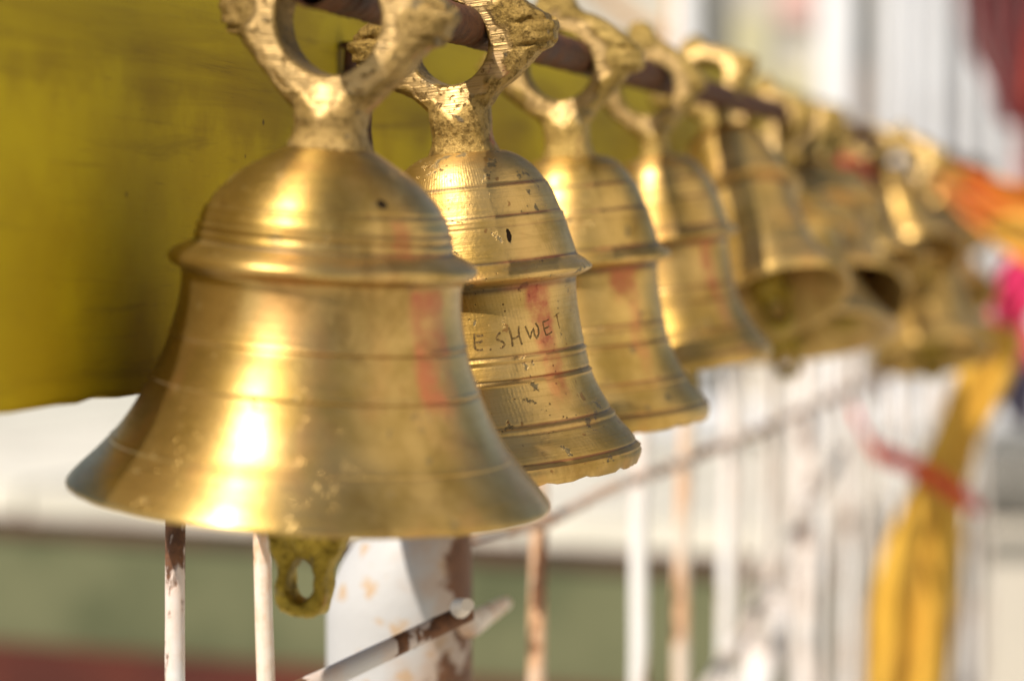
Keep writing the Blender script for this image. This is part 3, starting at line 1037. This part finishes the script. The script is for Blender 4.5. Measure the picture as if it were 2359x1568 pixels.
body_s = body_mesh('bell_body', S, 1.0, 0.006, 8.1, 8.0, 0.84)
body_s.materials.append(mb5)
body_w = body_mesh('bell_body', W, 1.0, 0.004, 9.4, 6.0, 0.98)
body_w.materials.append(mb5)
hang_f = hanger_mesh('hanging_ring', 104, 292, 78, 7.7, 7.0, lobe=1.15)
hang_f.transform(Matrix.Scale(U, 4))
hang_f.materials.append(mc3)
clap_f = clapper_mesh('clapper', -1100, -360, 3.0, 9.0)
clap_f.transform(Matrix.Scale(U, 4))
clap_f.materials.append(mcl)
FAR = [  # label, profile, body, ring hole px, rim centre px, scale, yaw
    ('brass bell swung aside to show its olive inside, pink light on its lip', S, body_s, (1622, 192), (1756, 690), 0.93, 1680, 6),
    ('flared brass bell whose wide lip swings up behind the olive mouthed bell', W, body_w, (1768, 285), (1796, 776), 0.95, 1800, -8),
    ('small brass bell tipped so that its dark green mouth faces forward', S, body_s, (1885, 335), (2006, 628), 0.74, 1905, 10),
    ('upright golden bell hanging lowest at the far end with its left half in shade', S, body_s, (2085, 380), (2120, 812), 1.05, 2010, 4),
    ('pale brass bell tilted beside the orange scarf', S, body_s, (2112, 415), (2172, 690), 0.88, 2120, -6),
    ('brass bell half hidden between the olive mouthed bell and the tipped bell', S, body_s, (1838, 305), (1900, 690), 0.95, 1850, -4),
    ('slim golden bell close beside the upright bell at the far end', S, body_s, (2050, 372), (2085, 705), 0.92, 2065, 8),
    ('dull brass bell, highest ring among the far cluster by the white columns', S, body_s, (2010, 340), (2080, 600), 0.80, 2010, 14),
    ('dim brass bell at the very end of the rod above the orange scarf', W, body_w, (2150, 400), (2170, 565), 0.56, 2165, -12),
]
for lab, prof, bmh, (hu, hv), (ru, rv), scl, ru0, yaw in FAR:
    k = ROD_K(ru0)
    e = empty('temple_bell', None, Matrix.Identity(4))
    tag(e, lab, 'bell', BELL_GROUP)
    lenpx = prof['total'] * scl / k
    seen = math.hypot(ru - hu, rv - hv)
    phi = math.degrees(math.atan2(ru - hu, rv - hv))
    psi = math.degrees(math.acos(min(1.0, seen / lenpx)))
    Mx = bell_matrix(hu, hv, k, phi, psi, yaw) @ Matrix.Scale(scl, 4)
    e.matrix_world = Mx
    for nm, me in (('bell_body', bmh), ('hanging_ring', hang_f), ('clapper', clap_f)):
        o = bpy.data.objects.new(nm, me)
        col.objects.link(o)
        o.parent = e
for me in (body_s, body_w, hang_f, clap_f):
    me.polygons.foreach_set('use_smooth', [True] * len(me.polygons))
    me.set_sharp_from_angle(angle=R(55))

# punched letters on the second bell: narrow grooves with raised lips laid on the body
def body_radius(prof, s):
    pts = []
    for run in prof['runs'][:-1]:
        pts += catmull(run, 3.0)
    ss = [p[1] for p in pts]
    rr = [p[0] for p in pts]
    return float(np.interp(s, ss, rr))


STROKES = [   # letter strokes in a frame: x to the right, y down, height 40
    [[(0, 0), (-1, 14), (-2, 30), (0, 38)], [(4, 6), (12, 7), (20, 6)], [(2, 20), (10, 22), (17, 18)], [(1, 38), (8, 40), (16, 39)]],                                  # E
    [[(31, 40), (35, 41)]],                                                                                                                                            # point
    [[(60, 4), (53, 8), (49, 18), (55, 22), (63, 26), (66, 32), (61, 39), (55, 41)]],                                                                                  # S
    [[(80, -6), (83, 8), (85, 22), (84, 40)], [(85, 22), (93, 21), (103, 16)], [(105, -6), (103, 8), (104, 22), (107, 38)]],                                           # H
    [[(121, -4), (125, 10), (130, 26), (135, 12), (141, 4), (142, 18), (146, 28), (154, 18), (155, 4), (149, -8)]],                                                  # W
    [[(170, -8), (171, 8), (174, 24)], [(170, -8), (180, -9), (190, -12)], [(172, 8), (182, 6), (188, 4)], [(174, 24), (184, 22), (194, 18)]],                         # E
    [[(208, -16), (218, -20), (228, -23)], [(218, -20), (220, -4), (222, 14)]],
]
vs, fs = [], []
A0, S0, SC = 0.215, 478, 0.98
rng = random.Random(3)
for li, letter in enumerate(STROKES):
    for stk in letter:
        dense = []
        for i in range(len(stk) - 1):
            for j in range(5):
                t = j / 5
                dense.append((stk[i][0] * (1 - t) + stk[i + 1][0] * t, stk[i][1] * (1 - t) + stk[i + 1][1] * t))
        dense.append(stk[-1])
        hw0 = 1.8 if li < 5 else (1.2 if li < 6 else 0.6)
        base = len(vs)
        m_ = len(dense)
        for i, (x_, y_) in enumerate(dense):
            xa, ya = dense[max(i - 1, 0)]
            xb, yb = dense[min(i + 1, m_ - 1)]
            tx_, ty_ = xb - xa, yb - ya
            l = math.hypot(tx_, ty_) or 1
            nx_, ny_ = -ty_ / l, tx_ / l
            hw = hw0 * rng.uniform(0.75, 1.3)
            for off, lift in ((-1.5, -0.4), (-1.0, 0.75), (-0.45, 0.25), (0.45, 0.25), (1.0, 0.75), (1.5, -0.4)):
                px, py = x_ + nx_ * hw * off, y_ + ny_ * hw * off
                s_ = S0 + py * SC * 1.15
                rr = body_radius(S, s_) * (1 + 0.0) + lift * 0.9
                a_ = A0 + px * SC * 1.18 / 270.0
                d = Vector((math.sin(a_), -math.cos(a_), s_ / 260.0))
                rr *= (1 + 0.006 * noise.fractal(d * 1.3 + Vector((2.6, 2.6, 0)), 0.9, 2.0, 3))
                vs.append((rr * math.sin(a_) * U, -rr * math.cos(a_) * U, -(S['neck'] + s_) * U))
        for i in range(m_ - 1):
            for q in range(5):
                a = base + i * 6 + q
                fs.append((a, a + 1, a + 7, a + 6))
lm = Mat('punched_brass')
ln = lm.noise(1500.0, 3.0)
M_punch = lm.out(lm.mix(lm.step(ln, 0.4, 0.6), (0.21, 0.13, 0.04), (0.10, 0.06, 0.018)), 0.55, 0.6, lm.bump(ln, 0.5, 0.0003))
ins = link('inscription', mesh('inscription', vs, fs), M_punch, bell2[0], 60)

# hanging wire beside the first neck
hook = add_tube('wire_hook', wp, [4.5 * U, 6 * U, 6.5 * U, 6 * U, 4 * U], M_rust, None, 10, 0.0, 6)
tag(hook, 'thin dark rusty wire hanging beside the neck of the widest bell', 'wire')

# ------------------------------------------------------------------ cloths and threads
def cloth(name, path, mat, folds=4, amp=0.25, seed=0.0, thick=0.0018, nw=48, sub=10):
    """path: (u, v, depth, width px, tilt deg): a hanging sheet with lengthwise folds."""
    rows = catmull([np.array(p, float) for p in path], 1e9) if False else None
    dense = []
    for i in range(len(path) - 1):
        for j in range(sub):
            t = j / sub
            t2 = t * t * (3 - 2 * t)
            dense.append([path[i][q] * (1 - t) + path[i + 1][q] * t for q in range(5)])
    dense.append(list(path[-1]))
    vs, fs = [], []
    m_ = len(dense)
    for i, (u, v, d, w, tilt) in enumerate(dense):
        ct, st_ = math.cos(R(tilt)), math.sin(R(tilt))
        for k in range(nw + 1):
            t = k / nw - 0.5
            ww = w * (1 + 0.10 * noise.noise(Vector((i * 0.13, seed, 3 + (1 if t > 0 else 0)))))
            fold = math.sin(t * folds * 2 * math.pi + seed + 2.6 * noise.noise(Vector((i * 0.06, t * 2.2, seed))))
            dep = d + amp * w * Z1 / FPX * d / Z1 * 0.5 * fold
            vs.append(P(u + ww * t * ct, v + ww * t * st_, dep))
    for i in range(m_ - 1):
        for k in range(nw):
            a = i * (nw + 1) + k
            fs.append((a, a + 1, a + nw + 2, a + nw + 1))
    o = link(name, mesh(name, vs, fs), mat, None, 180)
    s = o.modifiers.new('thickness', 'SOLIDIFY')
    s.thickness = thick
    return o


M_yel = cloth_mat('marigold_cloth', (0.60, 0.35, 0.045), (0.54, 0.30, 0.035))
M_org = cloth_mat('orange_cloth', (0.80, 0.20, 0.012), (0.72, 0.34, 0.02))
M_pnk = cloth_mat('pink_cloth', (0.72, 0.03, 0.16), (0.60, 0.02, 0.09))
M_drd = cloth_mat('maroon_cloth', (0.16, 0.012, 0.014), (0.11, 0.010, 0.012))
M_red = cloth_mat('red_cloth', (0.46, 0.045, 0.012), (0.36, 0.03, 0.012))
o = cloth('hanging_cloth', [(2300, 745, 1.82, 120, 20), (2272, 850, 1.82, 125, 10), (2205, 1000, 1.82, 108, 4), (2150, 1150, 1.82, 140, 0), (2108, 1350, 1.82, 190, 0), (2070, 1580, 1.82, 225, 0), (2040, 1800, 1.82, 240, 0)], M_yel, 2, 0.22, 1.0)
tag(o, 'long marigold yellow cloth hanging down beside the fence bars', 'cloth')
o = cloth('silk_scarf', [(2150, 385, 1.62, 45, 80), (2200, 430, 1.62, 120, 75), (2280, 490, 1.62, 185, 72), (2380, 530, 1.62, 210, 75), (2470, 550, 1.62, 200, 80)], M_org, 3, 0.30, 2.0)
tag(o, 'orange scarf pulled sideways from the far end of the rod', 'scarf')
o = cloth('yellow_ribbon', [(2140, 370, 1.55, 40, 60), (2172, 390, 1.55, 60, 60), (2225, 420, 1.56, 24, 70)], M_yel, 2, 0.3, 3.0)
tag(o, 'yellow knot of ribbon at the tip of the orange scarf', 'ribbon')
o = cloth('yellow_scarf', [(2280, 525, 1.54, 40, 85), (2340, 532, 1.54, 85, 85), (2420, 560, 1.54, 90, 85)], M_yel, 2, 0.3, 3.6)
tag(o, 'yellow scarf lying across the orange scarf at the picture edge', 'scarf')
o = cloth('pink_scarf', [(2425, 570, 1.9, 120, 60), (2350, 655, 1.9, 120, 45), (2322, 712, 1.9, 100, 30), (2342, 780, 1.9, 110, 10), (2390, 840, 1.9, 80, 0)], M_pnk, 3, 0.35, 4.0)
tag(o, 'bright pink scarf bunched above the marigold cloth', 'scarf')
o = cloth('violet_cloth', [(2380, 830, 2.3, 60, 30), (2350, 880, 2.3, 80, 20), (2350, 930, 2.3, 80, 0), (2362, 985, 2.3, 40, 0)], cloth_mat('violet_cloth_weave', (0.035, 0.025, 0.06), (0.025, 0.02, 0.04)), 2, 0.3, 9.0)
tag(o, 'dark violet cloth just below the bright pink scarf', 'cloth')
o = cloth('maroon_drape', [(2310, -140, 4.4, 230, 0), (2300, 0, 4.4, 190, 0), (2300, 100, 4.4, 140, 0), (2315, 190, 4.4, 90, 0), (2335, 290, 4.4, 40, 0)], M_drd, 4, 0.3, 5.0, 0.004)
tag(o, 'dark maroon drape hanging before the pale building', 'drape')
o = cloth('red_banner', [(2395, -140, 4.6, 90, 0), (2390, 150, 4.6, 88, 0), (2388, 350, 4.6, 86, 0), (2390, 470, 4.6, 84, 0)], M_red, 3, 0.3, 6.0, 0.004)
tag(o, 'narrow rust red banner hanging at the picture edge below the maroon drape', 'banner')
o = cloth('red_ribbon', [(1972, 950, 1.70, 44, 70), (1985, 990, 1.70, 52, 60), (2020, 1040, 1.70, 52, 75), (2085, 1066, 1.70, 46, 85), (2160, 1105, 1.70, 56, 80), (2225, 1145, 1.70, 52, 75), (2262, 1172, 1.70, 14, 70)], cloth_mat('crimson_ribbon', (0.62, 0.045, 0.04), (0.55, 0.07, 0.02)), 1, 0.3, 7.0)
tag(o, 'crimson ribbon tied across the marigold cloth and pale bars', 'ribbon')
o = cloth('red_rag', [(1960, 362, 1.36, 60, 10), (1972, 392, 1.36, 70, 5), (1980, 425, 1.36, 46, 0)], cloth_mat('red_rag_cloth', (0.50, 0.05, 0.025), (0.4, 0.03, 0.02)), 2, 0.3, 8.0)
tag(o, 'small red rag tied among the far bell rings', 'rag')
add_tube_o = add_tube('orange_cord', [P(1549, -260, 3.0), P(1548, 60, 3.0), P(1546, 260, 3.0)], [0.0032] * 3, cloth_mat('orange_cord_fibre', (0.70, 0.34, 0.05), (0.6, 0.26, 0.04)), None, 10, 0.0, 6)
tag(add_tube_o, 'thin orange cord hanging straight down behind the rings', 'cord')
wood = add_tube('wooden_pole', [P(1330, -60, 2.2), P(1400, 0, 2.2), P(1470, 52, 2.2), P(1540, 90, 2.2)], [20 * U * 4] * 4, flat_mat('tan_wood', (0.52, 0.36, 0.22), (0.42, 0.29, 0.18), 40.0), None, 14, 0.002, 6)
tag(wood, 'tan wooden pole slanting behind the third bell ring', 'pole')
